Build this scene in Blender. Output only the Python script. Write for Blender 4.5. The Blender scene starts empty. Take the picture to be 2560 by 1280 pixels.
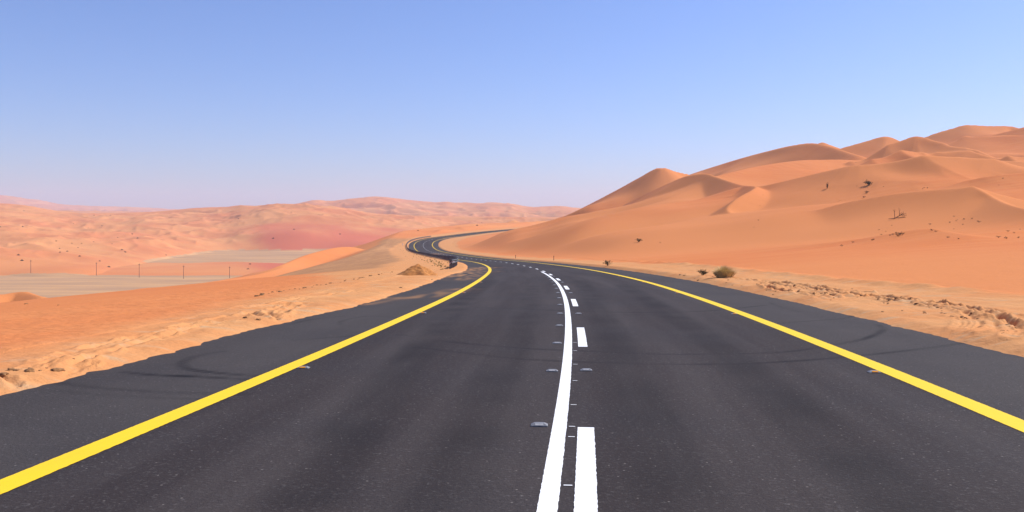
import bpy, bmesh, math, random
import numpy as np
from mathutils import Vector, Matrix

random.seed(7)
RNG = np.random.default_rng(11)
scene = bpy.context.scene
COL = scene.collection
R = math.radians

# ------------------------------------------------------------------ camera
F = 2250.0            # focal length in pixels of the 2560 px wide photograph
HZ = 540.0            # eye-level row
CZ = 1.54             # eye height above the road at the camera
cam_d = bpy.data.cameras.new("camera")
cam = bpy.data.objects.new("camera", cam_d)
COL.objects.link(cam)
cam.location = (0, 0, CZ)
cam.rotation_euler = (R(90), 0, 0)
cam_d.sensor_width = 36.0
cam_d.lens = 36.0 * F / 2560.0
cam_d.shift_y = -(640 - HZ) / 2560.0
cam_d.clip_start = 0.1
cam_d.clip_end = 40000
scene.camera = cam

# ------------------------------------------------------------------ sky, sun, exposure
SUN_AZ, SUN_EL = 64.0, 45.0      # degrees clockwise from the view direction, above the horizon
world = bpy.data.worlds.new("World")
scene.world = world
world.use_nodes = True
wn, wl = world.node_tree.nodes, world.node_tree.links
wn.clear()
sky = wn.new("ShaderNodeTexSky")
sky.sky_type = 'NISHITA'
sky.sun_disc = False
sky.sun_elevation = R(SUN_EL)
sky.sun_rotation = R(SUN_AZ)
sky.altitude = 0
sky.air_density = 1.0
sky.dust_density = 0.5
sky.ozone_density = 6.0
bg = wn.new("ShaderNodeBackground")
bg.inputs[1].default_value = 0.15
wo = wn.new("ShaderNodeOutputWorld")
tint = wn.new("ShaderNodeMix"); tint.data_type = 'RGBA'; tint.blend_type = 'MULTIPLY'
tint.inputs[0].default_value = 1.0; tint.inputs[7].default_value = (.66, .68, .87, 1)
wl.new(sky.outputs[0], tint.inputs[6])
wl.new(tint.outputs[2], bg.inputs[0])
wl.new(bg.outputs[0], wo.inputs[0])

sun_d = bpy.data.lights.new("sun", 'SUN')
sun_d.energy = 5.0
sun_d.angle = R(0.53)
sun_d.color = (1.0, 0.955, 0.89)
sun = bpy.data.objects.new("sun", sun_d)
COL.objects.link(sun)
sdir = Vector((math.sin(R(SUN_AZ)) * math.cos(R(SUN_EL)), math.cos(R(SUN_AZ)) * math.cos(R(SUN_EL)), math.sin(R(SUN_EL))))
sun.rotation_euler = sdir.to_track_quat('Z', 'Y').to_euler()
sun.location = sdir * 300

scene.view_settings.view_transform = 'Standard'
scene.view_settings.look = 'None'
scene.view_settings.exposure = 0.25
scene.view_settings.gamma = 1.0
scene.cycles.use_denoising = True
scene.cycles.max_bounces = 5
scene.cycles.diffuse_bounces = 3
scene.cycles.volume_bounces = 1

# ------------------------------------------------------------------ helpers: noise, curves
def pn(x, y, seed=0):
    """2D gradient noise, about -1..1"""
    x = np.asarray(x, np.float64); y = np.asarray(y, np.float64)
    xi = np.floor(x).astype(np.int64); yi = np.floor(y).astype(np.int64)
    xf = (x - xi).astype(np.float32); yf = (y - yi).astype(np.float32)
    u = xf * xf * xf * (xf * (xf * 6 - 15) + 10); v = yf * yf * yf * (yf * (yf * 6 - 15) + 10)
    def g(ix, iy, fx, fy):
        h = (ix * 374761393 + iy * 668265263 + seed * 974634777) & 0xFFFFFFFF
        h = ((h ^ (h >> 13)) * 1274126177) & 0xFFFFFFFF
        h = h ^ (h >> 16)
        a = (h & 1023).astype(np.float32) * np.float32(2 * math.pi / 1024)
        return np.cos(a) * fx + np.sin(a) * fy
    n00 = g(xi, yi, xf, yf); n10 = g(xi + 1, yi, xf - 1, yf)
    n01 = g(xi, yi + 1, xf, yf - 1); n11 = g(xi + 1, yi + 1, xf - 1, yf - 1)
    a = n00 + u * (n10 - n00); b = n01 + u * (n11 - n01)
    return 1.5 * (a + v * (b - a))

def sstep(a, b, x):
    t = np.clip((x - a) / (b - a), 0, 1)
    return t * t * (3 - 2 * t)

def smax(a, b, k):
    return 0.5 * (a + b + np.sqrt((a - b) ** 2 + k * k))

def smin(a, b, k):
    return 0.5 * (a + b - np.sqrt((a - b) ** 2 + k * k))

def catmull(P, n):
    P = np.asarray(P, float)
    E = np.vstack([2 * P[0] - P[1], P, 2 * P[-1] - P[-2]])
    out = []
    for i in range(1, len(E) - 2):
        p0, p1, p2, p3 = E[i - 1], E[i], E[i + 1], E[i + 2]
        # centripetal parametrisation
        t0 = 0; t1 = t0 + max(np.linalg.norm(p1 - p0), 1e-6) ** .5
        t2 = t1 + max(np.linalg.norm(p2 - p1), 1e-6) ** .5; t3 = t2 + max(np.linalg.norm(p3 - p2), 1e-6) ** .5
        for t in np.linspace(t1, t2, n, endpoint=False):
            A1 = (t1 - t) / (t1 - t0) * p0 + (t - t0) / (t1 - t0) * p1
            A2 = (t2 - t) / (t2 - t1) * p1 + (t - t1) / (t2 - t1) * p2
            A3 = (t3 - t) / (t3 - t2) * p2 + (t - t2) / (t3 - t2) * p3
            B1 = (t2 - t) / (t2 - t0) * A1 + (t - t0) / (t2 - t0) * A2
            B2 = (t3 - t) / (t3 - t1) * A2 + (t - t1) / (t3 - t1) * A3
            out.append((t2 - t) / (t2 - t1) * B1 + (t - t1) / (t2 - t1) * B2)
    out.append(P[-1])
    return np.array(out)

def U(px, py, Y):
    """photo pixel at forward distance Y -> world point"""
    return np.array([(px - 1280) / F * Y, Y, CZ - (py - HZ) / F * Y])

# ------------------------------------------------------------------ the road's line
CP = [(-1.75, -24, .77), (.02, 0, 0), (.655, 7.7, -.246), (.92, 11.1, -.355), (1.39, 18.3, -.59), (1.87, 28, -.93),
      (2.2, 41, -1.40), (2.1, 66, -2.42), (.75, 97, -3.72), (-1.5, 125, -4.85), (-6.3, 168, -6.6), (-12.9, 210, -7.95),
      (-20.5, 256, -9.2), (-28.2, 305, -10.35), (-33.6, 345, -10.75), (-36.8, 373, -10.3), (-37.8, 398, -9.65), (-36, 430, -9.2),
      (-30, 474, -8.95), (-17.5, 530, -8.2), (2, 590, -7.3), (24, 640, -6.7), (70, 715, -6)]
_d = catmull(CP, 40)
for _ in range(60):                       # even out the hand-picked points
    _d[1:-1] = .25 * _d[:-2] + .5 * _d[1:-1] + .25 * _d[2:]
seg = np.linalg.norm(np.diff(_d[:, :2], axis=0), axis=1)
S_ = np.concatenate([[0], np.cumsum(seg)])
S0 = np.interp(0, _d[:, 1], S_)           # station 0 at the camera
S_ = S_ - S0
DS = 1.0
ST = np.arange(S_[0], S_[-1], DS)
RC = np.stack([np.interp(ST, S_, _d[:, i]) for i in range(3)], 1)
for _ in range(6):
    RC[1:-1] = .25 * RC[:-2] + .5 * RC[1:-1] + .25 * RC[2:]
TG = np.gradient(RC[:, :2], axis=0); TG /= np.linalg.norm(TG, axis=1)[:, None]

def road_at(s, t, dz=0.0):
    """station s, offset t to the right -> world"""
    x = np.interp(s, ST, RC[:, 0]); y = np.interp(s, ST, RC[:, 1]); z = np.interp(s, ST, RC[:, 2])
    tx = np.interp(s, ST, TG[:, 0]); ty = np.interp(s, ST, TG[:, 1])
    return np.stack([x + ty * t, y - tx * t, z + dz + 0 * x], -1)

def road_coords(X, Y):
    """nearest station, signed offset (right positive), road height there"""
    X = np.asarray(X, np.float64).ravel(); Y = np.asarray(Y, np.float64).ravel()
    ci = np.arange(0, len(RC), 12)
    s = np.empty_like(X); t = np.empty_like(X)
    for a in range(0, len(X), 60000):
        x = X[a:a + 60000]; y = Y[a:a + 60000]
        d = (x[:, None] - RC[ci, 0]) ** 2 + (y[:, None] - RC[ci, 1]) ** 2
        i = ci[np.argmin(d, 1)]
        for w, k in ((9, 3), (2, 1)):
            c = np.clip(i[:, None] + np.arange(-w, w + 1, k), 0, len(RC) - 1)
            d = (x[:, None] - RC[c, 0]) ** 2 + (y[:, None] - RC[c, 1]) ** 2
            i = c[np.arange(len(x)), np.argmin(d, 1)]
        dx = x - RC[i, 0]; dy = y - RC[i, 1]
        al = dx * TG[i, 0] + dy * TG[i, 1]
        lat = dx * TG[i, 1] - dy * TG[i, 0]
        s[a:a + 60000] = ST[i] + np.clip(al, -40, 40)
        far = np.hypot(dx, dy)
        t[a:a + 60000] = np.sign(lat) * np.where(np.abs(al) > 1.5, far, np.abs(lat))
    return s, t, np.interp(s, ST, RC[:, 2])

# ------------------------------------------------------------------ terrain
VALLEY = -36.5
# left shelf edge: station -> offset, height relative to the road
LE_s = [-40, 30, 60, 90, 120, 180, 250, 330, 380, 430, 500, 620, 760]
LE_t = [40, 40, 37, 33, 33, 31, 23, 16.5, 15, 20, 34, 40, 40]
LE_z = [-2.6, -2.5, -2.2, -2.4, -2.6, -1.7, -.4, .9, .4, .5, 2.0, 3.0, 3.0]

# crest lines: (points px, py, Y), front slope, back slope, reach, rounding   (front = right of the drawing direction)
CREST = [
 # broad front dune and its lit far side
 dict(p=[(1455,640,160),(1505,630,160),(1580,617,159),(1655,605,158),(1755,585,157),(1855,562,155),(1920,549,152),(2020,534,147),(2120,507,142),(2245,485,136),(2340,476,132),(2430,470,128)], f=.36, b=.30, L=22, r=.5),
 dict(p=[(2430,470,128),(2455,481,125),(2482,497,122),(2520,515,114),(2560,527,108),(2640,545,100),(2760,570,92)], f=.42, b=.50, L=16, r=.15),
 # low pale ridges before it
 dict(p=[(1960,641,90),(2070,627,86),(2170,610,84),(2245,592,82),(2320,583,80),(2350,589,78),(2395,605,73),(2420,612,70)], f=.21, b=.34, L=12, r=.3),
 dict(p=[(2370,622,72),(2420,612,73),(2480,604,74),(2560,596,76),(2700,585,80)], f=.14, b=.2, L=12, r=.5),
 # S-shaped crest from the toe by the road over the hump and down into the bowl
 dict(p=[(1385,584,470),(1442,576,440),(1505,542,405),(1605,490,360),(1680,455,330),(1717,440,318),(1765,434,308),(1790,442,298),(1822,453,280),(1857,464,254),(1890,468,224),(1880,477,212),(1862,486,206),(1838,501,200),(1818,525,193),(1842,547,184),(1867,560,175)], f=.62, b=.45, L=48, r=.3),
 # left main dune: toe on the road, peak, saddle
 dict(p=[(1262,586,600),(1310,577,570),(1360,561,545),(1430,532,515),(1540,476,475),(1600,443,455),(1651,418.5,441),(1690,429,446),(1725,436,450),(1800,442,450)], f=.60, b=.5, L=75, r=.15),
 # faint rib between the two
 dict(p=[(1560,566,300),(1640,538,285),(1710,514,275),(1790,488,262),(1850,470,250)], f=.36, b=.30, L=10, r=2.5),
 # pale ridge under the sky-line hump
 dict(p=[(1775,445,306),(1840,428,320),(1900,415,335),(2000,401,355),(2080,398,368),(2150,402,375)], f=.26, b=.4, L=34, r=.8),
 # sky-line hump
 dict(p=[(1715,440,530),(1760,425,510),(1850,397,470),(1920,378,445),(1980,364,430),(2030,358,422),(2070,365,412),(2095,373,402),(2140,388,385)], f=.58, b=.4, L=50, r=1.0),
 dict(p=[(2020,372,520),(2055,356,520),(2085,366,520)], f=.4, b=.4, L=30, r=.1),
 dict(p=[(2085,376,440),(2120,366,440),(2170,352,440),(2205,342,440),(2225,343,439),(2250,353,436),(2290,368,430)], f=.36, b=.4, L=40, r=1.5),
 dict(p=[(2130,401,360),(2157,397,360),(2200,375,362),(2250,352,364),(2290,338,365),(2312,343,362),(2350,355,355),(2390,366,345),(2440,376,335)], f=.42, b=.45, L=35, r=1.0),
 dict(p=[(2180,392,300),(2245,380,305),(2307,374,308),(2360,367,310),(2425,359,308),(2482,372,300),(2530,386,290)], f=.34, b=.45, L=25, r=.6),
 dict(p=[(2300,348,520),(2340,333,520),(2385,320,520),(2410,313,520),(2470,315,520),(2530,316,520),(2550,322,515),(2600,335,510)], f=.36, b=.4, L=40, r=.8),
 dict(p=[(2480,338,455),(2520,328,452),(2560,318,450),(2640,300,445),(2800,290,440)], f=.4, b=.4, L=40, r=.8),
 dict(p=[(2395,350,430),(2408,341,428),(2430,341,425),(2500,339,420),(2580,337,415)], f=.45, b=.5, L=25, r=.3),
 # benches in the middle of the slope
 dict(p=[(1896,468,234),(1950,456,230),(2012,441,224),(2075,424,219),(2132,410,215),(2245,398,212),(2320,390,210),(2400,390,210),(2480,394,210)], f=.44, b=.20, L=26, r=.8),
 dict(p=[(2310,402,250),(2380,393,252),(2440,389,252),(2500,396,250),(2580,402,245)], f=.3, b=.4, L=18, r=.5),
 dict(p=[(2330,452,200),(2390,430,203),(2440,424,205),(2500,432,200),(2560,440,195)], f=.3, b=.35, L=15, r=.4),
 dict(p=[(2480,400,262),(2530,390,262),(2600,384,262),(2700,380,260)], f=.3, b=.35, L=18, r=.4),
 dict(p=[(2420,452,172),(2500,438,170),(2570,430,170),(2660,425,168)], f=.25, b=.3, L=15, r=.5),
 # small wedge at the foot
 dict(p=[(1640,588,250),(1715,563,248),(1742,570,240),(1750,578,236)], f=.12, b=.3, L=12, r=.3),
]
# left and far small dunes
CREST_L = [
 dict(p=[(150,764,128),(215,751,132),(280,738,140),(350,722,150),(450,716,165),(520,706,180),(600,694,205),(660,683,225),(720,664,262)], f=.17, b=.45, L=22, r=.4),
 dict(p=[(640,690,235),(720,657,262),(760,640,285),(800,628,300),(835,620,315),(870,617,325),(900,622,330),(940,640,330)], f=.40, b=.45, L=30, r=.6),
 dict(p=[(-160,752,70),(-60,744,73),(0,738,75),(40,733,76),(62,731,76),(80,738,75),(100,748,72)], f=.42, b=.5, L=12, r=.3),
 dict(p=[(1005,606,440),(1060,591,455),(1100,577,480),(1125,566,500),(1148,557,520),(1168,562,520),(1185,568,515)], f=.38, b=.4, L=22, r=.6),
 dict(p=[(1150,568,560),(1200,563,590),(1260,559,620),(1340,553,680),(1420,548,720)], f=.12, b=.4, L=30, r=.8),
 dict(p=[(1265,560,690),(1284,551,700),(1300,556,700)], f=.4, b=.4, L=25, r=.6),
]
for c in CREST + CREST_L:
    q = catmull(c['p'], 5)
    c['w'] = np.array([U(*v) for v in q])

def cone(c, X, Y):
    """height of one dune round its crest line; -1e3 far away"""
    W = c['w']; out = np.full(X.shape, -1000.0, np.float32)
    m = (X > W[:, 0].min() - 170) & (X < W[:, 0].max() + 170) & (Y > W[:, 1].min() - 170) & (Y < W[:, 1].max() + 170)
    if not m.any(): return out
    x = X[m].astype(np.float32); y = Y[m].astype(np.float32)
    best = np.full(x.shape, 1e12, np.float32); D = []; Z = []; SD = []
    for k_, (a, b) in enumerate(zip(W[:-1], W[1:])):
        ex, ey = b[0] - a[0], b[1] - a[1]; l2 = ex * ex + ey * ey + 1e-9
        t = np.clip(((x - a[0]) * ex + (y - a[1]) * ey) / l2, 0, 1)
        dx = x - a[0] - t * ex; dy = y - a[1] - t * ey
        d2 = np.sqrt(dx * dx + dy * dy)
        sd = (ex * dy - ey * dx) / (math.sqrt(l2) * (d2 + 1e-3))
        end = ((t == 0) & (k_ == 0)) | ((t == 1) & (k_ == len(W) - 2))
        D.append(d2); Z.append((a[2] + t * (b[2] - a[2])).astype(np.float32)); SD.append(np.where(end, sd, np.sign(sd)).astype(np.float32))
        best = np.minimum(best, d2)
    bz = np.zeros_like(x); bs = np.zeros_like(x); ws = np.zeros_like(x)
    hb = .07 * best + .12
    for d2, z_, sd in zip(D, Z, SD):
        w_ = np.exp(-np.minimum((d2 - best) / hb, 40)); ws += w_; bz += w_ * z_; bs += w_ * sd
    bz /= ws; bs /= ws
    d = best
    wq = 0.5 + 0.5 * np.clip(bs * 1.3, -1, 1)          # 1 = left (behind), 0 = right (front)
    wob = 1 + .22 * pn(x / 23, y / 23, 5)
    sl = (c['f'] * (1 - wq) + c['b'] * wq) * wob
    de = np.sqrt(d * d + c['r'] ** 2) - c['r']
    L = c['L']
    out[m] = bz - sl * L * (1 - np.exp(-de / L)) - .06 * de - .0016 * np.maximum(de - 25, 0) ** 2
    return out

# far dune field rows: py along px for crest distances
FX1 = [-900, -400, 0, 60, 130, 190, 300, 420, 500, 560, 600, 640, 700, 760, 840, 940, 1100, 1500, 2600]
FY1 = [500, 503, 508, 512, 525, 532, 533, 527, 521, 518, 512, 515, 514, 512, 521, 535, 542, 545, 545]
FX2 = [-900, 0, 440, 560, 640, 740, 790, 827, 865, 935, 970, 1015, 1090, 1115, 1152, 1227, 1280, 1330, 1392, 1412, 1440, 1500, 1700, 2600]
FY2 = [527, 527, 532, 525, 520, 514, 501, 505, 500, 492, 494, 500, 507, 505, 509, 506, 511, 520, 516, 516, 522, 526, 528, 528]
FX3 = [-900, -400, 0, 30, 60, 100, 150, 230, 300, 350, 440, 560, 800, 1500, 2600]
FY3 = [478, 482, 488, 492, 497, 500, 511, 516, 517, 519, 524, 527, 528, 529, 529]
TOEX = [-900, 0, 200, 380, 440, 520, 800, 1000, 1300, 2600]
TOEY = [540, 560, 590, 700, 850, 960, 970, 985, 1100, 1100]
Y1, Y2, Y3 = 1500.0, 2700.0, 5400.0

def ridged(x, y, seed):
    return 1 - np.abs(pn(x, y, seed)) * 1.6

_PX = np.arange(-20000, 20000, 4.0)
def table(x, y, sig):
    v = np.interp(_PX, x, y); k = np.exp(-.5 * (np.arange(-60, 61) * 4 / sig) ** 2); k /= k.sum()
    return np.convolve(np.pad(v, 60, mode='edge'), k, mode='valid')
T1, T2, T3, TT = table(FX1, FY1, 14), table(FX2, FY2, 9), table(FX3, FY3, 9), table(TOEX, TOEY, 45)

def far_field(X, Y):
    Yc = np.maximum(Y, 50.0)
    px = 1280 + X / Yc * F
    z1 = CZ - (np.interp(px, _PX, T1) - HZ) / F * Y1
    z2 = CZ - (np.interp(px, _PX, T2) - HZ) / F * Y2
    z3 = CZ - (np.interp(px, _PX, T3) - HZ) / F * Y3
    toe = np.interp(px, _PX, TT) + 45 * pn(X / 90, Y / 90, 21)
    v = VALLEY
    k = np.clip((Yc - toe) / (Y1 - toe), 0, 1)
    steep = sstep(560, 700, px) * (1 - sstep(1000, 1150, px))
    rise = (1 - steep) * (k ** .8) + steep * (1 - (1 - k) ** 2.2)
    h = v + (z1 - v) * rise
    n1 = ridged(X / 190 + .35 * pn(X / 120, Y / 120, 31), Y / 150 + .35 * pn(X / 120, Y / 120, 32), 33)
    n2 = ridged(X / 60 + .4 * pn(X / 50, Y / 50, 34), Y / 45, 35)
    n3 = ridged(X / 420 + .3 * pn(X / 300, Y / 300, 36), Y / 300 + .3 * pn(X / 300, Y / 300, 37), 38)
    n4 = ridged(X / 21 + .4 * pn(X / 25, Y / 25, 39), Y / 34 + .4 * pn(X / 25, Y / 25, 40), 43)
    h = h + sstep(0, .2, k) * (1 - sstep(.9, 1.0, k)) * (5.0 * n1 + 3.2 * n2 + 1.4 * n4 - 5.6) * (1 - .85 * steep * (1 - sstep(.25, .5, k)))
    # behind the first crest
    k2 = np.clip((Yc - Y1) / (Y2 - Y1), 0, 1)
    low = np.minimum(z1, z2) - 20
    h2 = np.where(k2 < .35, z1 + (low - z1) * sstep(0, .35, k2), low + (z2 - low) * sstep(.35, 1, k2))
    h2 = h2 + np.sin(np.pi * k2) * (16 * n3 + 11 * n1 + 5 * n2 - 18) + (1.5 * n2 + 2.5 * n1 - 2.4)
    h = np.where(Yc > Y1, h2, h)
    k3 = np.clip((Yc - Y2) / (Y3 - Y2), 0, 1)
    low = np.minimum(z2, z3) - 40
    h3 = np.where(k3 < .4, z2 + (low - z2) * sstep(0, .4, k3), low + (z3 - low) * sstep(.4, 1, k3))
    h3 = h3 + np.sin(np.pi * k3) * (34 * n3 + 14 * n1 - 30) + (5 * n1 - 3)
    h = np.where(Yc > Y2, h3, h)
    h = np.where(Yc > Y3, z3 - (Yc - Y3) * .02, h)
    return h, k, px

# wheel ruts in the soft verge: pixel polylines, depth
RUTS_PX = [
 ([(2352,787),(2387,791),(2434,810),(2450,826),(2422,843)], .07), ([(2380,803),(2403,817),(2394,838)], .05), ([(2396,803),(2418,819),(2404,840)], .05),
 ([(2412,803),(2433,821),(2412,842)], .05), ([(2470,815),(2490,825),(2480,842),(2455,850)], .05), ([(2455,812),(2476,826),(2445,848)], .04),
 ([(2523,831),(2535,845),(2520,862)], .05), ([(2540,832),(2552,848),(2535,866)], .05),
 ([(1960,728),(2000,729),(2050,737),(2094,744),(2150,752),(2211,758),(2305,771),(2380,781),(2445,794),(2510,815),(2560,836)], .13),
 ([(1900,722),(1960,738),(2030,745),(2100,752),(2180,757),(2240,768)], .12),
 ([(1760,700),(1850,707),(1930,719),(2010,733)], .11), ([(1900,712),(1980,722),(2080,737),(2170,748)], .10), ([(2300,775),(2380,790),(2450,800),(2530,826)], .09),
 ([(2020,738),(2070,748),(2092,758)], .06), ([(2000,739),(2050,750),(2072,758)], .06), ([(1985,741),(2030,751),(2052,757)], .06),
 ([(2480,815),(2520,826),(2560,842),(2620,866)], .07), ([(2250,756),(2350,778),(2440,787),(2560,812)], .05),
 ([(60,945),(110,928),(180,903),(250,880),(330,860),(425,840),(500,826),(575,817)], .06),
 ([(165,934),(205,918),(250,903),(310,884),(375,863),(450,842),(525,826)], .05),
 ([(185,938),(200,928),(230,921)], .06), ([(170,940),(180,929),(205,922)], .05), ([(98,938),(104,926),(125,918)], .05), ([(118,938),(124,927),(145,920)], .05),
 ([(0,966),(20,966),(45,972)], .06),
 ([(735,797),(708,806),(685,800),(670,793),(680,785),(720,772)], .08), ([(722,797),(700,801),(690,793),(705,783)], .05), ([(710,792),(715,785),(740,776)], .06),
 ([(600,803),(625,795),(645,802)], .08), ([(430,832),(520,815),(600,800),(680,782),(760,768)], .05),
 ([(890,736),(800,750),(700,768),(620,784)], .05),
]
def ground_pix(px, py, off=0.0):
    """photo pixel on the road's (extended) surface"""
    Y = 3465.0 / max(py - 612, 6)
    for _ in range(25):
        X = (px - 1280) / F * Y
        s, t, z = road_coords([X], [Y])
        z = z[0] + off - (.04 * max(-t[0] - 6, 0) if t[0] < 0 else 0)
        Y = .5 * Y + .5 * (CZ - z) * F / (py - HZ)
    return np.array([(px - 1280) / F * Y, Y])
RUTS = [(catmull([ground_pix(*q) for q in p], 6), a) for p, a in RUTS_PX]

def poly_dist(W, x, y):
    best = np.full(x.shape, 1e12)
    for a, b in zip(W[:-1], W[1:]):
        ex, ey = b[0] - a[0], b[1] - a[1]; l2 = ex * ex + ey * ey + 1e-9
        t = np.clip(((x - a[0]) * ex + (y - a[1]) * ey) / l2, 0, 1)
        best = np.minimum(best, (x - a[0] - t * ex) ** 2 + (y - a[1] - t * ey) ** 2)
    return np.sqrt(best)

def terrain(X, Y):
    """height and masks of the desert surface"""
    X = np.asarray(X, np.float64).ravel(); Y = np.asarray(Y, np.float64).ravel()
    s, t, zr = road_coords(X, Y)
    far, kf, px = far_field(X, Y)
    n_big = pn(X / 38, Y / 38, 1); n_mid = pn(X / 9, Y / 9, 2); n_sm = pn(X / 1.7, Y / 1.7, 3); n_ti = pn(X / .45, Y / .45, 4)
    # ---- left of the road
    te = np.interp(s, LE_s, LE_t); ze = np.interp(s, LE_s, LE_z)
    a = np.maximum(-t - 6.0, 0)
    w = te - 6.0
    bench = np.interp(s, [20, 70, 110, 330, 400], [1.5, 5.5, 8, 6, 2])
    kk = np.clip((a - bench) / np.maximum(w - bench, 1), 0, None)
    over = np.maximum(a - w, 0)
    left = zr + ze * np.minimum(kk, 1) ** 1.15 - .36 * (np.sqrt(over * over + 9) - 3)
    left = left + .25 * n_big * sstep(8, 25, a) + .05 * n_mid * sstep(2, 10, a)
    left = smax(left, np.minimum(far, 400), 3.0)
    # ---- right of the road
    b = np.maximum(t - 6.0, 0)
    right = zr + .02 * np.minimum(b, 5) + .075 * np.maximum(b - 6, 0) - .03 * np.maximum(b - 60, 0) - .045 * np.maximum(b - 220, 0)
    right = right + .5 * n_big * sstep(12, 40, b) + .03 * n_mid * sstep(1, 6, b)
    # graded berm along the verge
    bt = np.interp(s, [0, 24, 33, 46, 80, 125, 200, 600], [6.6, 6.0, 4.3, 4.3, 5.2, 6.6, 7, 7]) + .35 * pn(s / 5.5, 0 * s, 41)
    berm = np.exp(-((b - bt) / .55) ** 2) * np.clip(.10 + .12 * pn(s / 2.1, t * .3, 42) + .06 * pn(s / .6, t, 46), 0, 1)
    right = right + berm * (s > 12) * (1 - sstep(90, 160, s))
    h = np.where(t < 0, left, right)
    ridx = np.zeros(len(X), np.int8)
    hr = np.full(len(X), -1000.0)
    for c in CREST:
        hr = smax(hr, cone(c, X, Y).astype(np.float64), .35)
    amp = sstep(130, 320, Y) * sstep(20, 60, t)
    rn = ridged(X / 34 + .5 * pn(X / 30, Y / 30, 51), Y / 55 + .4 * pn(X / 40, Y / 40, 52), 53)
    hr = hr + amp * sstep(1950, 2250, px) * (1 - sstep(330, 400, Y)) * (2.3 * rn + .9 * ridged(X / 15 + .4 * pn(X / 14, Y / 14, 54), Y / 24, 55) - 2.3)
    lim = zr - 3.2 + .5 * np.maximum(np.abs(t) - 8.0, 0)
    hr = np.where(t > 0, smin(hr, lim, 1.5), -1000.0)
    ok = hr > -900
    hh = smax(h, np.where(ok, hr, -1000), 1.6)
    dune = ok & (hr > h - .2) & (t > 8)
    h2 = np.where(ok, hh, h)
    hl = np.full(len(X), -1000.0)
    for c in CREST_L:
        hl = smax(hl, cone(c, X, Y).astype(np.float64), .3)
    hl = smin(hl, lim, 1.0)
    okl = hl > -900
    dl = okl & (hl > h2)
    h2 = np.where(okl & (np.abs(t) > 8), smax(h2, np.where(okl, hl, -1000), .9), h2)
    h = h2
    # the sky-line behind the right hand dunes falls away
    # ---- small relief near the road
    near = 1 - sstep(40, 110, Y)
    at = np.abs(t)
    verge = np.where(t < 0, 1 - sstep(7.5, 12, a), 1 - sstep(4, 7.5, b)) * (at > 5.5)
    h = h + near * (.012 * n_sm + .006 * n_ti) + near * verge * (.03 * n_sm + .012 * n_ti)
    rm = (Y < 75) & (Y > 5) & (at < 26)
    rut = np.zeros(len(X))
    xi = np.where(rm)[0]
    if len(xi):
        x_, y_ = X[xi], Y[xi]; acc = np.zeros(len(xi)); hi_ = np.zeros(len(xi)); lo_ = np.zeros(len(xi))
        for W, A in RUTS:
            bb = (x_ > W[:, 0].min() - 1) & (x_ < W[:, 0].max() + 1) & (y_ > W[:, 1].min() - 1) & (y_ < W[:, 1].max() + 1)
            if not bb.any(): continue
            d = poly_dist(W, x_[bb], y_[bb]); wd = .05 + .0013 * y_[bb]
            brk = np.clip(.75 + .75 * pn(x_[bb] / .9, y_[bb] / .9, 61) + .7 * pn(x_[bb] / .16, y_[bb] / .22, 63), 0.0, 1.7)
            lo_[bb] = np.minimum(lo_[bb], -A * .8 * brk * np.exp(-(d / wd) ** 2))
            hi_[bb] = np.maximum(hi_[bb], A * .48 * brk * np.exp(-((d - 2 * wd) / wd) ** 2) * (1 + .7 * pn(x_[bb] / .25, y_[bb] / .25, 62)))
        acc = lo_ + hi_
        rut[xi] = acc
    h = h + rut * (at > 6.0)
    # ---- bed under the pavement; soft sand creeps over the edge of it
    creep = np.interp(s, [0, 16, 19, 22, 26, 34, 44, 52, 60, 90, 140], [0, 0, .05, .32, .36, .34, .25, .12, .5, .3, .1]) * (t < 0)
    edge = 6.50 - .16 * (t < 0) - creep + .07 * pn(s / .9, 0 * s, 71) + .05 * pn(s / .25, 0 * s, 72) + .10 * pn(s / 3.3, 0 * s + (t > 0), 73)
    inn = sstep(-.85, 0.0, at - edge)
    bed = zr - .05 - .0004 * np.abs(Y)
    top = np.where(at < 7.6, np.maximum(h, zr + .012), h)
    h = np.where(at < 7.2, bed + (top + .010 - bed) * inn, h)
    # ---- masks
    floor_ = (np.abs(far - VALLEY) < 1.2) & (h < VALLEY + 1.5)
    gx = px
    bank = (t < 0) * sstep(.2, 2.2, a - bench + .9 * n_mid) * sstep(66, 84, s + 5 * n_mid) * (1 - sstep(w + 1, w + 6, a)) * (1 - sstep(400, 440, s))
    red = sstep(600, 690, px + 25 * pn(X / 60, Y / 60, 44)) * (1 - sstep(1000, 1150, px)) * (Y > 600) * (1 - sstep(.12, .38, kf + .10 * pn(X / 45, Y / 60, 45))) * .9
    playa = (h < VALLEY + 1.6) & (t < -20) & ~((Y > 575 + 8 * pn(X / 30, Y / 30, 81)) & (Y < 735 + 20 * pn(X / 40, Y / 60, 82))) 
    tan = np.where(t < 0, 1 - sstep(-.4, 2.6, a + 1.1 * n_mid + .5 * n_sm - bench - 1.5 * n_mid * .3 - np.interp(s, [0, 40, 60, 80, 330], [-1, 0, 4, 4, 3])), 1 - sstep(-.5, .6, b - np.where(s > 60, np.interp(s, [60, 100, 150, 300, 420], [4.6, 4.0, 3.6, 5, 9]) + 1.2 * n_mid, bt)))
    tan = tan * (s < 640)
    return h, dict(s=s, t=t, zr=zr, playa=playa, tan=tan, bank=bank, red=red, dune=dune, dl=dl, far=(far > VALLEY + .8) & (h < far + 2) & (t < 0) & (Y > 480) | (Y > 1000), rut=rut, k=kf)

def H(x, y):
    return float(terrain([x], [y])[0][0])

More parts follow.
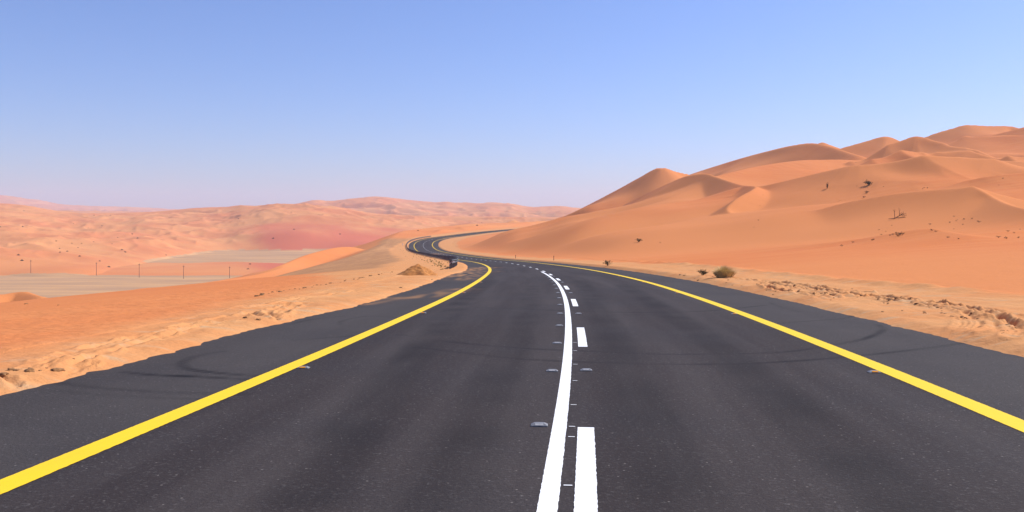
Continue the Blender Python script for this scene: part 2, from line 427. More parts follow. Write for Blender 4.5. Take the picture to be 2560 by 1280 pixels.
_RAY = np.concatenate([np.arange(6, 60, .15), np.arange(60, 260, .4), np.arange(260, 700, .8), np.arange(700, 3000, 4)])
def at(px, py):
    """first point of the desert surface seen through a photo pixel"""
    Y = _RAY; X = (px - 1280) / F * Y; z = CZ - (py - HZ) / F * Y
    h = terrain(X, Y)[0]
    i = np.where(h >= z)[0]
    if len(i) == 0:
        j = int(np.argmin(z - h)); return Vector((X[j], Y[j], h[j]))
    j = i[0]
    return Vector((X[j], Y[j], h[j]))

# ------------------------------------------------------------------ materials
def nt(name):
    m = bpy.data.materials.new(name); m.use_nodes = True
    n = m.node_tree.nodes; n.clear()
    o = n.new("ShaderNodeOutputMaterial"); p = n.new("ShaderNodeBsdfPrincipled")
    m.node_tree.links.new(p.outputs[0], o.inputs[0])
    p.inputs['Roughness'].default_value = .9
    p.inputs['Specular IOR Level'].default_value = .15
    return m, n, m.node_tree.links, p

def mixc(n, l, fac, a, b, mode='MIX'):
    x = n.new("ShaderNodeMix"); x.data_type = 'RGBA'; x.blend_type = mode
    for sock, v in ((x.inputs[0], fac), (x.inputs[6], a), (x.inputs[7], b)):
        if isinstance(v, (int, float)): sock.default_value = v
        elif isinstance(v, tuple): sock.default_value = (*v, 1) if len(v) == 3 else v
        else: l.new(v, sock)
    return x.outputs[2]

def noise(n, l, scale, detail=3, rough=.5, vec=None, stretch=None):
    x = n.new("ShaderNodeTexNoise"); x.inputs['Scale'].default_value = scale
    x.inputs['Detail'].default_value = detail; x.inputs['Roughness'].default_value = rough
    if vec is None:
        g = n.new("ShaderNodeNewGeometry"); vec = g.outputs['Position']
    if stretch:
        mp = n.new("ShaderNodeMapping"); mp.inputs['Scale'].default_value = stretch
        l.new(vec, mp.inputs[0]); vec = mp.outputs[0]
    l.new(vec, x.inputs[0])
    return x.outputs[0]

def ramp(n, l, v, lo, hi):
    x = n.new("ShaderNodeMapRange"); x.inputs[1].default_value = lo; x.inputs[2].default_value = hi
    x.interpolation_type = 'SMOOTHSTEP'
    l.new(v, x.inputs[0]); return x.outputs[0]

def math_(n, l, op, a, b):
    x = n.new("ShaderNodeMath"); x.operation = op
    for s_, v in zip(x.inputs, (a, b)):
        if isinstance(v, (int, float)): s_.default_value = v
        else: l.new(v, s_)
    return x.outputs[0]

def attr(n, name):
    a = n.new("ShaderNodeAttribute"); a.attribute_name = name; return a.outputs['Fac']

def bump(n, l, p, h, strength, dist, prev=None):
    b = n.new("ShaderNodeBump"); b.inputs['Strength'].default_value = strength; b.inputs['Distance'].default_value = dist
    l.new(h, b.inputs['Height'])
    if prev is not None: l.new(prev, b.inputs['Normal'])
    l.new(b.outputs[0], p.inputs['Normal']); return b.outputs[0]

SAND = (.605, .196, .060); SAND_PALE = (.635, .230, .078); SAND_RED = (.595, .184, .060); TAN = (.60, .285, .112); GREY = (.40, .285, .175)
def sand_material():
    m, n, l, p = nt("sand")
    big = noise(n, l, .03, 4, .55); mid = noise(n, l, .5, 4, .6); fine = noise(n, l, 7, 4, .7)
    c = mixc(n, l, ramp(n, l, big, .35, .68), SAND_RED, SAND)
    c = mixc(n, l, ramp(n, l, attr(n, 'pale'), 0, 1), c, SAND_PALE)
    streak = noise(n, l, 1.0, 4, .6, stretch=(.09, .55, .3))
    c = mixc(n, l, math_(n, l, 'MULTIPLY', ramp(n, l, streak, .40, .66), .65), c, SAND_PALE)
    c = mixc(n, l, attr(n, 'far'), c, mixc(n, l, ramp(n, l, noise(n, l, .011, 6, .68), .36, .62), (.58, .20, .08), (.63, .27, .105)))
    c = mixc(n, l, attr(n, 'red'), c, (.54, .128, .07))
    tan_ = mixc(n, l, ramp(n, l, mid, .35, .7), TAN, (.59, .245, .088))
    tan_ = mixc(n, l, ramp(n, l, noise(n, l, 2.2, 5, .7, stretch=(.35, 1, 1)), .52, .72), tan_, (.50, .31, .165))
    c = mixc(n, l, attr(n, 'tan'), c, tan_)
    bk = mixc(n, l, ramp(n, l, noise(n, l, .35, 6, .7, stretch=(1.6, .12, 1)), .35, .7), (.36, .175, .08), (.47, .235, .10))
    c = mixc(n, l, attr(n, 'bank'), c, bk)
    pl = mixc(n, l, ramp(n, l, noise(n, l, .05, 5, .65, stretch=(.22, 1, 1)), .36, .66), (.41, .245, .135), (.55, .315, .15))
    c = mixc(n, l, attr(n, 'playa'), c, pl)
    c = mixc(n, l, math_(n, l, 'MULTIPLY', ramp(n, l, fine, .3, .75), .35), c, mixc(n, l, .5, c, (.34, .18, .09)))
    # scattered grit and pebbles on the verge
    grit = math_(n, l, 'MULTIPLY', ramp(n, l, noise(n, l, 16, 3, .8), .66, .76), attr(n, 'tan'))
    c = mixc(n, l, math_(n, l, 'MULTIPLY', grit, .6), c, (.20, .125, .075))
    l.new(c, p.inputs['Base Color'])
    p.inputs['Roughness'].default_value = 1
    p.inputs['Specular IOR Level'].default_value = .05
    # wind ripples and grains
    g = n.new("ShaderNodeNewGeometry")
    wv = n.new("ShaderNodeTexWave"); wv.wave_type = 'BANDS'; wv.bands_direction = 'DIAGONAL'
    wv.inputs['Scale'].default_value = 1.6; wv.inputs['Distortion'].default_value = 7; wv.inputs['Detail'].default_value = 2.5; wv.inputs['Detail Scale'].default_value = 1.1
    l.new(g.outputs['Position'], wv.inputs[0])
    rip = math_(n, l, 'MULTIPLY', wv.outputs['Fac'], math_(n, l, 'SUBTRACT', 1.0, attr(n, 'tan')))
    b1 = bump(n, l, p, rip, .22, .02)
    b2 = bump(n, l, p, mid, .3, .09, b1)
    b3 = bump(n, l, p, fine, .55, .05, b2)
    return m

# ------------------------------------------------------------------ build the desert sheet
ang_in = np.arange(-38.0, 38.001, .062)
ang = np.concatenate([np.linspace(-180, -60, 25), np.linspace(-55, -39, 17), ang_in, np.linspace(39, 55, 17), np.linspace(60, 180, 25)])
rad = np.concatenate([[.3, 1.2, 2.2], np.exp(np.arange(math.log(3), math.log(40), .0042)), np.exp(np.arange(math.log(40), math.log(110), .0062)),
                      np.exp(np.arange(math.log(110), math.log(640), .0036)), np.exp(np.arange(math.log(640), math.log(2900), .0045)), np.exp(np.arange(math.log(2900), math.log(7600), .008)), [7600]])
NA, NR = len(ang), len(rad)
A, RR = np.meshgrid(np.radians(ang), rad, indexing='ij')
XX = (RR * np.sin(A)).ravel(); YY = (RR * np.cos(A)).ravel()
ZZ, M = terrain(XX, YY)
backside = YY < 3
ZZ = np.where(YY < 0, np.where(np.abs(M['t']) < 6.9, ZZ, np.interp(M['s'], ST, RC[:, 2]) + .01 + 0.02 * np.maximum(np.abs(M['t']) - 6, 0) * (M['t'] > 0)), ZZ)
ZZ = np.where((YY < 0) & (RR.ravel() > 60), np.maximum(ZZ - 0 * ZZ, -30), ZZ)
P = np.stack([XX, YY, ZZ], 1)
idx = np.arange(NA * NR).reshape(NA, NR)
Fq = np.stack([idx[:-1, :-1], idx[1:, :-1], idx[1:, 1:], idx[:-1, 1:]], -1).reshape(-1, 4)
hid = np.abs(M['t']) < 4.6            # nothing of the ground shows under the road
Fq = Fq[~(hid[Fq].all(1) & (M['s'][Fq[:, 0]] < 700))]
# smooth normals of the whole sheet
e1 = P[Fq[:, 2]] - P[Fq[:, 0]]; e2 = P[Fq[:, 3]] - P[Fq[:, 1]]
fn = np.cross(e1, e2)
VN = np.zeros_like(P)
for k in range(4):
    for j in range(3):
        VN[:, j] += np.bincount(Fq[:, k], weights=fn[:, j], minlength=len(P))
VN /= np.linalg.norm(VN, axis=1)[:, None] + 1e-12
if np.median(VN[:, 2]) < 0:
    VN = -VN; Fq = Fq[:, ::-1]
region = np.zeros(len(P), np.int8)
region[M['dune']] = 1
region[M['far'] & (YY > 300)] = 2
region[M['playa']] = 3
fr = region[Fq[:, 0]]
PALE = np.clip(.5 + .9 * pn(XX / 70, YY / 45, 91) + .25 * VN[:, 0] * 0, 0, 1)
sand = sand_material()
def sheet(name, fmask):
    f = Fq[fmask]
    if len(f) == 0: return None
    used = np.unique(f); re = np.full(len(P), -1, np.int64); re[used] = np.arange(len(used))
    me = bpy.data.meshes.new(name)
    me.vertices.add(len(used)); me.vertices.foreach_set("co", P[used].astype(np.float32).ravel())
    me.loops.add(len(f) * 4); me.loops.foreach_set("vertex_index", re[f].astype(np.int32).ravel())
    me.polygons.add(len(f)); me.polygons.foreach_set("loop_start", np.arange(0, len(f) * 4, 4, dtype=np.int32))
    me.update(calc_edges=True)
    me.polygons.foreach_set("use_smooth", np.ones(len(f), bool))
    me.normals_split_custom_set_from_vertices(VN[used].tolist())
    for nm, v in (('tan', M['tan']), ('bank', M['bank']), ('red', M['red']), ('playa', M['playa'].astype(float)), ('far', sstep(480, 760, YY) * (M['t'] < 0) + 0.0), ('pale', PALE)):
        at_ = me.attributes.new(nm, 'FLOAT', 'POINT'); at_.data.foreach_set("value", np.asarray(v)[used].astype(np.float32))
    me.materials.append(sand)
    o = bpy.data.objects.new(name, me); COL.objects.link(o)
    o['kind'] = 'structure'
    return o
sheet('ground', fr == 0)
sheet('sand_dunes', fr == 1)
sheet('distant_hills', fr == 2)
sheet('dry_lake_bed', fr == 3)

# ------------------------------------------------------------------ mesh helpers
def link(name, verts, faces, mat, parent=None, smooth=False):
    me = bpy.data.meshes.new(name); me.from_pydata([tuple(map(float, v)) for v in verts], [], [tuple(map(int, f)) for f in faces]); me.update()
    if mat: me.materials.append(mat)
    if smooth: me.polygons.foreach_set("use_smooth", [True] * len(me.polygons))
    o = bpy.data.objects.new(name, me); COL.objects.link(o)
    if parent: o.parent = parent
    return o

def tag(o, label, cat, group=None):
    o['label'] = label; o['category'] = cat
    if group: o['group'] = group
    return o

def empty(name, loc, rz=0):
    o = bpy.data.objects.new(name, None); COL.objects.link(o); o.location = loc; o.rotation_euler = (0, 0, rz)
    o.empty_display_size = .2
    return o

class MB:
    def __init__(s): s.v = []; s.f = []
    def add(s, v, f):
        b = len(s.v); s.v += [tuple(q) for q in v]; s.f += [tuple(b + i for i in q) for q in f]
    def box(s, c, d, taper=1.0):
        x, y, z = c; a, b, h = d[0] / 2, d[1] / 2, d[2] / 2
        v = [(x - a, y - b, z - h), (x + a, y - b, z - h), (x + a, y + b, z - h), (x - a, y + b, z - h)]
        v += [(x - a * taper, y - b * taper, z + h), (x + a * taper, y - b * taper, z + h), (x + a * taper, y + b * taper, z + h), (x - a * taper, y + b * taper, z + h)]
        s.add(v, [(3, 2, 1, 0), (4, 5, 6, 7), (0, 1, 5, 4), (1, 2, 6, 5), (2, 3, 7, 6), (3, 0, 4, 7)])
    def tube(s, pts, rads, n=6):
        pts = [Vector(p) for p in pts]; b = len(s.v)
        for i, p in enumerate(pts):
            d = (pts[min(i + 1, len(pts) - 1)] - pts[max(i - 1, 0)]).normalized()
            u = d.orthogonal().normalized(); w = d.cross(u)
            for k in range(n):
                a = 2 * math.pi * k / n
                s.v.append(tuple(p + (u * math.cos(a) + w * math.sin(a)) * rads[i]))
        for i in range(len(pts) - 1):
            for k in range(n):
                s.f.append((b + i * n + k, b + i * n + (k + 1) % n, b + (i + 1) * n + (k + 1) % n, b + (i + 1) * n + k))
        s.f.append(tuple(b + k for k in range(n))[::-1]); s.f.append(tuple(b + (len(pts) - 1) * n + k for k in range(n)))
    def leaf(s, c, size, rnd):
        d = Vector((rnd.gauss(0, 1), rnd.gauss(0, 1), rnd.gauss(0, 1))).normalized(); u = d.orthogonal().normalized(); w = d.cross(u)
        c = Vector(c)
        s.add([c - u * size * .4, c + w * size * .8, c + u * size * .4, c - w * size * .8], [(0, 1, 2, 3)])
    def build(s, name, mat, parent=None, smooth=False): return link(name, s.v, s.f, mat, parent, smooth)

# ------------------------------------------------------------------ road
def strip_mesh(s0, s1, ds, t0, t1, nt_, dz, edge_noise=0.0, seed=0):
    ss = np.arange(s0, s1 + 1e-6, ds) if not hasattr(ds, '__len__') else np.asarray(ds)
    tt = np.linspace(t0, t1, nt_)
    V = []
    for j, t in enumerate(tt):
        tj = t + (min(edge_noise, .12 * abs(t1 - t0)) * pn(ss / .05, 0 * ss + j * 7.3, seed) * (1 - sstep(15, 35, ss)) if j in (0, nt_ - 1) else 0)
        V.append(road_at(ss, tj, dz))
    V = np.stack(V, 1)           # [s, t, 3]
    ns = len(ss); id_ = np.arange(ns * nt_).reshape(ns, nt_)
    f = np.stack([id_[:-1, :-1], id_[:-1, 1:], id_[1:, 1:], id_[1:, :-1]], -1).reshape(-1, 4)
    return V.reshape(-1, 3), f, np.repeat(ss, nt_), np.tile(tt, ns)

ss_road = np.concatenate([np.arange(-22, 3, .5), np.arange(3, 45, .09), np.arange(45, 90, .2), np.arange(90, 330, .7), np.arange(330, 715, 1.5)])
V, Fr, sv, tv = strip_mesh(0, 0, ss_road, -6.75, 6.8, 261, 0.0)
# dark rubber marks: photo polylines on the asphalt
SKID_PX = [
 ([(1180,768),(1280,772),(1400,776),(1520,780),(1650,781),(1760,778),(1830,772),(1920,762)], .09, .9), ([(1290,783),(1450,787),(1620,787),(1760,785),(1850,779)], .07, .5),
 ([(1080,850),(1200,862),(1330,872),(1480,878),(1640,885),(1800,885),(1960,880),(2060,866),(2150,850),(2190,836),(2208,822),(2195,812)], .09, .9),
 ([(1040,868),(1160,882),(1300,897),(1460,905),(1640,910),(1820,910),(1980,903),(2150,889),(2270,876),(2360,865),(2420,855)], .09, .9),
 ([(1000,836),(1100,850),(1250,868)], .08, .5),
 ([(640,940),(540,932),(470,922),(455,912),(465,900),(500,888),(560,878)], .10, .6), ([(640,950),(500,942),(380,937),(310,930)], .10, .6), ([(620,985),(400,980),(200,965),(140,955)], .11, .6),
 ([(560,1000),(300,990),(120,975)], .10, .4),
 ([(1900,812),(1990,805),(2060,800),(2110,796),(2135,786),(2130,776)], .09, .5), ([(2000,780),(1960,770),(1925,757)], .08, .4),
 ([(860,790),(790,797),(740,807),(720,812)], .08, .5), ([(900,838),(800,846),(740,850)], .08, .5), ([(1000,795),(930,790),(860,800),(850,812)], .07, .4),
 ([(1230,700),(1150,760),(1060,860),(930,1010),(760,1240)], .28, .42), ([(1330,715),(1310,800),(1240,960),(1110,1260)], .28, .30),
 ([(1450,700),(1500,780),(1560,900),(1640,1100),(1700,1270)], .30, .34), ([(1560,712),(1700,800),(1850,910),(2030,1060),(2250,1270)], .30, .42),
]
dark = np.zeros(len(V)); nearm = (sv < 75) & (sv > 3)
xi = np.where(nearm)[0]
for p, wd, a in SKID_PX:
    W = catmull([ground_pix(*q) for q in p], 6)
    d = poly_dist(W, V[xi, 0], V[xi, 1])
    wob = np.clip(.7 + .6 * pn(V[xi, 0] / 1.1, V[xi, 1] / 1.1, 5), .1, 1.3)
    dark[xi] = np.maximum(dark[xi], min(a * 1.1, 1) * np.exp(-(d / (wd * (.72 if wd < .2 else 1) * (1 + .006 * sv[xi]))) ** 4) * wob * (1 if wd > .2 else np.clip(.75 + .5 * pn(d / .05, sv[xi] / 3, 6), .3, 1.1)))
# sand dust blown on to the left shoulder
dust = np.zeros(len(V))
for p, wd, a in [([(905,760),(960,748),(1050,742),(1110,732),(1160,722)], .30, .5), ([(1140,690),(1160,678),(1185,672),(1220,668)], .7, .8), ([(1100,694),(1150,688),(1190,690)], .3, .6), ([(1150,700),(1190,684),(1230,678)], .4, .4), ([(1075,637),(1090,634),(1106,634)], 1.6, .8), ([(1125,596),(1112,599),(1140,592)], 2.2, .6)]:
    W = catmull([ground_pix(*q) for q in p], 6)
    d = poly_dist(W, V[:, 0], V[:, 1])
    dust = np.maximum(dust, a * np.exp(-(d / (wd * 1.5)) ** 2) * np.clip(.55 + 1.3 * pn(sv / 2.5, tv / .35, 8), 0, 1.2))
dust = np.maximum(dust, .10 * sstep(5.7, 6.4, np.abs(tv)) * np.clip(.3 + pn(sv / 1.8, tv / .3, 9), 0, 1))

scuff = np.zeros(len(V))
for p, wd, a in [([(945,1205),(975,1170),(1005,1135),(1028,1108)], .012, .7), ([(1650,790),(1720,850),(1800,915),(1880,990),(1960,1075),(2060,1185)], .05, .42), ([(1560,790),(1640,870),(1700,930)], .05, .25), ([(1920,1035),(1960,1080),(2010,1130)], .02, .7), ([(1985,1100),(2030,1140),(2075,1185)], .02, .6), ([(1080,1010),(1160,930),(1215,850)], .25, .16), ([(1500,1240),(1480,1000),(1465,800)], .2, .10)]:
    W = catmull([ground_pix(*q) for q in p], 6)
    d = poly_dist(W, V[xi, 0], V[xi, 1])
    scuff[xi] = np.maximum(scuff[xi], a * np.exp(-(d / max(wd, .05)) ** 2) * np.clip(.35 + 1.4 * pn(V[xi, 0] / .12, V[xi, 1] / .5, 15), 0, 1.2))

def asphalt_material():
    m, n, l, p = nt("asphalt")
    uvn = n.new("ShaderNodeAttribute"); uvn.attribute_name = 'st'; st = uvn.outputs['Vector']
    lane = noise(n, l, 1.0, 4, .6, vec=st, stretch=(.05, .9, 1))
    patch = noise(n, l, .35, 4, .6)
    c = mixc(n, l, ramp(n, l, lane, .35, .68), (.036, .0278, .0262), (.057, .0468, .0436))
    c = mixc(n, l, attr(n, 'shoulder'), c, (.067, .059, .0545))
    c = mixc(n, l, math_(n, l, 'MULTIPLY', ramp(n, l, patch, .4, .7), .4), c, (.036, .032, .034))
    agg = noise(n, l, 75, 2, .8); agg2 = noise(n, l, 30, 3, .75)
    c = mixc(n, l, math_(n, l, 'MULTIPLY', ramp(n, l, agg2, .52, .72), .55), c, (.115, .104, .098))
    c = mixc(n, l, math_(n, l, 'MULTIPLY', ramp(n, l, agg, .46, .28), .8), c, (.012, .0105, .0115))
    vor = n.new("ShaderNodeTexVoronoi"); vor.inputs['Scale'].default_value = 34
    g = n.new("ShaderNodeNewGeometry"); l.new(g.outputs['Position'], vor.inputs[0])
    rnd = n.new("ShaderNodeSeparateColor"); l.new(vor.outputs['Color'], rnd.inputs[0])
    spk = math_(n, l, 'MULTIPLY', ramp(n, l, rnd.outputs[0], .972, .985), ramp(n, l, vor.outputs['Distance'], .34, .18))
    c = mixc(n, l, math_(n, l, 'MULTIPLY', spk, .55), c, (.30, .27, .24))
    c = mixc(n, l, math_(n, l, 'MULTIPLY', attr(n, 'rubber'), .95), c, (.009, .008, .0085))
    c = mixc(n, l, math_(n, l, 'MULTIPLY', attr(n, 'dust'), .75), c, (.46, .23, .095))
    l.new(c, p.inputs['Base Color'])
    c = mixc(n, l, attr(n, 'scuff'), c, (.16, .145, .135))
    p.inputs['Roughness'].default_value = .82
    p.inputs['Specular IOR Level'].default_value = .08
    b = bump(n, l, p, agg2, .5, .012)
    bump(n, l, p, agg, .4, .006, b)
    return m
def set_attr(o, name, v):
    a = o.data.attributes.new(name, 'FLOAT', 'POINT'); a.data.foreach_set("value", np.asarray(v, np.float32))
me = bpy.data.meshes.new('road')
me.vertices.add(len(V)); me.vertices.foreach_set("co", V.astype(np.float32).ravel())
me.loops.add(len(Fr) * 4); me.loops.foreach_set("vertex_index", Fr.astype(np.int32).ravel())
me.polygons.add(len(Fr)); me.polygons.foreach_set("loop_start", np.arange(0, len(Fr) * 4, 4, dtype=np.int32))
me.update(calc_edges=True); me.polygons.foreach_set("use_smooth", np.ones(len(Fr), bool))
me.materials.append(asphalt_material())
road = bpy.data.objects.new('road', me); COL.objects.link(road); road['kind'] = 'structure'
set_attr(road, 'rubber', dark); set_attr(road, 'dust', dust); set_attr(road, 'scuff', scuff)
set_attr(road, 'shoulder', sstep(3.6, 3.9, np.abs(tv)) * .62)
va = me.attributes.new('st', 'FLOAT_VECTOR', 'POINT'); va.data.foreach_set("vector", np.stack([sv, tv, 0 * sv], 1).astype(np.float32).ravel())

def paint_material(name, col, worn):
    m, n, l, p = nt(name)
    w = noise(n, l, 60, 3, .8); w2 = noise(n, l, 1.3, 4, .7)
    c = mixc(n, l, math_(n, l, 'MULTIPLY', ramp(n, l, w2, .45, .75), .5), col, worn)
    c = mixc(n, l, math_(n, l, 'MULTIPLY', ramp(n, l, w, .70, .80), .5), c, (.10, .09, .085))
    l.new(c, p.inputs['Base Color']); p.inputs['Roughness'].default_value = .6
    bump(n, l, p, w, .25, .004)
    return m
yellow = paint_material("yellow_road_paint", (.83, .545, .012), (.80, .50, .016))
white = paint_material("white_road_paint", (.84, .84, .83), (.80, .79, .77))
def line(name, s0, s1, tc, wd, mat, dz=.004):
    if s1 - s0 > 20:
        ds = np.concatenate([np.arange(max(s0, -20), 30, .03), np.arange(30, 90, .25), np.arange(90, s1, 1.0)]); ds = ds[(ds >= s0) & (ds <= s1)]
    else:
        ds = np.arange(s0, s1 + 1e-6, .03 if s1 < 30 else .3) if s1 - s0 > .1 else np.array([s0, s1])
    v, f, _, _ = strip_mesh(0, 0, ds, tc - wd / 2, tc + wd / 2, 2, dz, .0055, int(tc * 100) + 300)
    return link(name, v, f, mat, road)
line('yellow_edge_line', -20, 700, -3.7, .225, yellow)
line('yellow_edge_line', -20, 700, 3.7, .25, yellow)
line('white_centre_line', -20, 60, -.243, .120, white)
s_dash = []
k = 0
s = 7.63 - 3.2
for k in range(46):
    a = 7.62 + 9.2 * k
    line('white_lane_dash', a - 3.2, a, -.02, .138, white)
for sm_ in (5.75, 7.21, 7.62, 8.66, 10.2, 11.6, 13.1, 14.2):
    line('setting_out_mark', sm_, sm_ + .018, -.135, .055, white)

# ------------------------------------------------------------------ simple materials
def plain(name, col, rough=.8, metal=0.0, var=.25, scale=9, spec=.3):
    m, n, l, p = nt(name)
    v = noise(n, l, scale, 4, .65)
    dk = tuple(c * (1 - var) for c in col); lt = tuple(min(1, c * (1 + var)) for c in col)
    l.new(mixc(n, l, ramp(n, l, v, .3, .7), dk, lt), p.inputs['Base Color'])
    p.inputs['Roughness'].default_value = rough; p.inputs['Metallic'].default_value = metal
    p.inputs['Specular IOR Level'].default_value = spec
    return m
STEEL = plain("galvanised_steel", (.105, .108, .118), 1, 0, .2, 2, 0)
STEEL_D = plain("weathered_steel_post", (.12, .12, .135), 1, 0, .3, 2, 0)
ALU = plain("cast_aluminium", (.20, .20, .205), .55, .1, .2, 40)
AMBER = plain("amber_reflector", (.70, .27, .015), .25, 0, .15, 60)
CLEAR = plain("clear_reflector", (.36, .35, .34), .3, 0, .15, 60)
WOOD = plain("weathered_timber_pole", (.115, .07, .055), .9, 0, .25, 3)
BARK = plain("dry_wood", (.075, .048, .03), .95, 0, .3, 12)
LEAF = plain("dusty_olive_leaves", (.075, .066, .024), .9, 0, .4, 5)
STRAW = plain("dry_straw_grass", (.60, .44, .20), .9, 0, .35, 7)
CLOD = plain("crusted_sand_clod", (.27, .135, .055), 1, 0, .35, 14)
TAPE = plain("pale_pink_tape", (.74, .60, .66), .6, 0, .1, 6)
PWHITE = plain("white_plastic_post", (.78, .77, .75), .6, 0, .08, 6)
BLACKP = plain("black_band", (.03, .03, .03), .6, 0, .1, 6)
PILE = plain("dug_sand", (.44, .18, .05), 1, 0, .25, 6)

def copy_tree(o, parent=None):
    c = o.copy(); COL.objects.link(c)
    if parent: c.parent = parent
    for ch in [q for q in bpy.data.objects if q.parent == o]:
        copy_tree(ch, c)
    return c

# ------------------------------------------------------------------ road studs
def make_stud(lens):
    r = empty('road_stud', (0, 0, 0)); r.scale = (.92, .92, .9)
    m = MB()
    # wedge body with feathered ends: long side across the road
    a, b = .078, .052; h = .023; a2, b2 = .046, .026
    v = [(-a, -b, -.004), (a, -b, -.004), (a, b, -.004), (-a, b, -.004), (-a, -b, .004), (a, -b, .004), (a, b, .004), (-a, b, .004),
         (-a2, -b2, h), (a2, -b2, h), (a2, b2, h), (-a2, b2, h)]
    m.add(v, [(0, 1, 5, 4), (1, 2, 6, 5), (2, 3, 7, 6), (3, 0, 4, 7), (4, 5, 9, 8), (5, 6, 10, 9), (6, 7, 11, 10), (7, 4, 8, 11), (8, 9, 10, 11)])
    m.build('body', ALU, r)
    for sg in (-1, 1):
        q = MB()
        y0, z0, y1, z1 = sg * (b + .001), .0065, sg * (b2 + .002), h - .002
        w0, w1 = .040, .037
        nn = Vector((0, sg * .02, .02)).normalized() * .003
        pts = [(-w0, y0, z0), (w0, y0, z0), (w1, y1, z1), (-w1, y1, z1)]
        top = [tuple(Vector(p) + nn) for p in pts]
        fs = [(4, 5, 6, 7), (0, 1, 5, 4), (1, 2, 6, 5), (2, 3, 7, 6), (3, 0, 4, 7)]
        if sg > 0: fs = [f[::-1] for f in fs]
        q.add(pts + top, fs)
        q.build('reflector', lens, r)
    return r
stud_clear = make_stud(CLEAR); stud_amber = make_stud(AMBER)
used = set()
def put_stud(proto, s, t, label, group, big=1.0):
    o = proto if proto.name not in used else copy_tree(proto)
    used.add(proto.name)
    p = road_at(np.array([s]), np.array([t]))[0]
    tx = np.interp(s, ST, TG[:, 0]); ty = np.interp(s, ST, TG[:, 1])
    o.location = (p[0], p[1], p[2] + .004); o.rotation_euler = (-math.atan(.032), 0, -math.atan2(tx, ty))
    tag(o, label, 'road stud', group)
ORD = ['nearest', 'second nearest', 'third nearest', 'fourth nearest', 'fifth nearest', 'sixth nearest', 'seventh nearest', 'eighth nearest', 'ninth nearest', 'tenth nearest', 'eleventh nearest', 'twelfth nearest', 'thirteenth nearest', 'fourteenth nearest']
for i in range(14):
    put_stud(stud_clear, 7.65 + 3.1 * i + (.2 if i else 0), -.415, 'silver road stud left of the solid white line, %s to the viewer' % ORD[i], 'studs left of the white line')
for i in range(5):
    put_stud(stud_clear, 11.05 + 9.2 * i, .0, 'silver road stud in a gap of the white dashes, %s to the viewer' % ORD[i], 'studs between the white dashes')
for i in range(4):
    put_stud(stud_amber, 10.95 + 9.2 * i, -3.50, 'amber lens road stud beside the left yellow line, %s to the viewer' % ORD[i], 'studs along the left yellow line')
for i in range(5):
    put_stud(stud_amber, 11.2 + 9.2 * i, 3.48, 'amber lens road stud beside the right yellow line, %s to the viewer' % ORD[i], 'studs along the right yellow line')

# ------------------------------------------------------------------ guardrail on the outside of the bend
GT = -6.66
gs0, gs1 = 67.0, 452.0
gr = empty('guardrail', tuple(road_at(np.array([gs0]), np.array([GT]))[0]))
gl = Vector(gr.location)
prof = [(0, .42), (.05, .45), (.08, .49), (.05, .535), (0, .575), (0, .60), (.05, .64), (.08, .685), (.05, .73), (0, .76)]
ss = np.arange(gs0, gs1, 1.0)
v = []; f = []
for q, (o_, z_) in enumerate(prof):
    w = road_at(ss, np.full(len(ss), GT + .10 + o_), z_)
    v.append(w)
v = np.stack(v, 1); npf = len(prof)
id_ = np.arange(len(ss) * npf).reshape(len(ss), npf)
f = np.stack([id_[:-1, :-1], id_[1:, :-1], id_[1:, 1:], id_[:-1, 1:]], -1).reshape(-1, 4)
beam = link('beam', v.reshape(-1, 3) - np.array(gl), f, STEEL, gr)
sol = beam.modifiers.new('thickness', 'SOLIDIFY'); sol.thickness = .006
pm = MB(); pm.box((0, 0, .30), (.10, .13, 1.1)); pm.box((.07, 0, .60), (.05, .12, .30))
pmesh = None
psta = np.arange(gs0, gs1, 2.0)
rest = MB()
for i, s in enumerate(psta):
    p = road_at(np.array([s]), np.array([GT]))[0]
    tx = float(np.interp(s, ST, TG[:, 0])); ty = float(np.interp(s, ST, TG[:, 1]))
    if i < 99:
        if pmesh is None:
            o = pm.build('post', STEEL_D, gr); pmesh = o.data
        else:
            o = bpy.data.objects.new('post', pmesh); COL.objects.link(o); o.parent = gr
        o.location = Vector(p) - gl; o.rotation_euler = (0, 0, -math.atan2(tx, ty))
    else:
        c = Vector(p) - gl
        rest.box((c.x, c.y, c.z + .30), (.10, .13, 1.1))
ro = rest.build('far_post', STEEL_D, gr); ro['kind'] = 'stuff'
# end piece: buffer shoe on the first post and a strip of pale tape
em = MB(); em.box((.10, -.06, .59), (.05, .16, .30)); em.box((.10, -.15, .59), (.10, .03, .33))
tx = float(np.interp(gs0, ST, TG[:, 0])); ty = float(np.interp(gs0, ST, TG[:, 1]))
eo = em.build('end_terminal', STEEL, gr); eo.rotation_euler = (0, 0, -math.atan2(tx, ty))
tag(gr, 'grey steel guardrail with closely spaced posts along the outside of the far bend', 'guardrail')
tp = MB()
pa = [road_at(np.array([gs0 - .12]), np.array([GT - .07]), .38)[0], road_at(np.array([gs0 - .12]), np.array([GT + .05]), .55)[0], road_at(np.array([gs0 - .2]), np.array([GT + .22]), .62)[0], road_at(np.array([gs0 - .1]), np.array([GT + .3]), .60)[0]]
tp.tube(pa, [.012, .03, .014, .035], 6)
tag(tp.build('marking_tape', TAPE), 'pale pink and white tape knotted round the near end of the guardrail', 'tape')

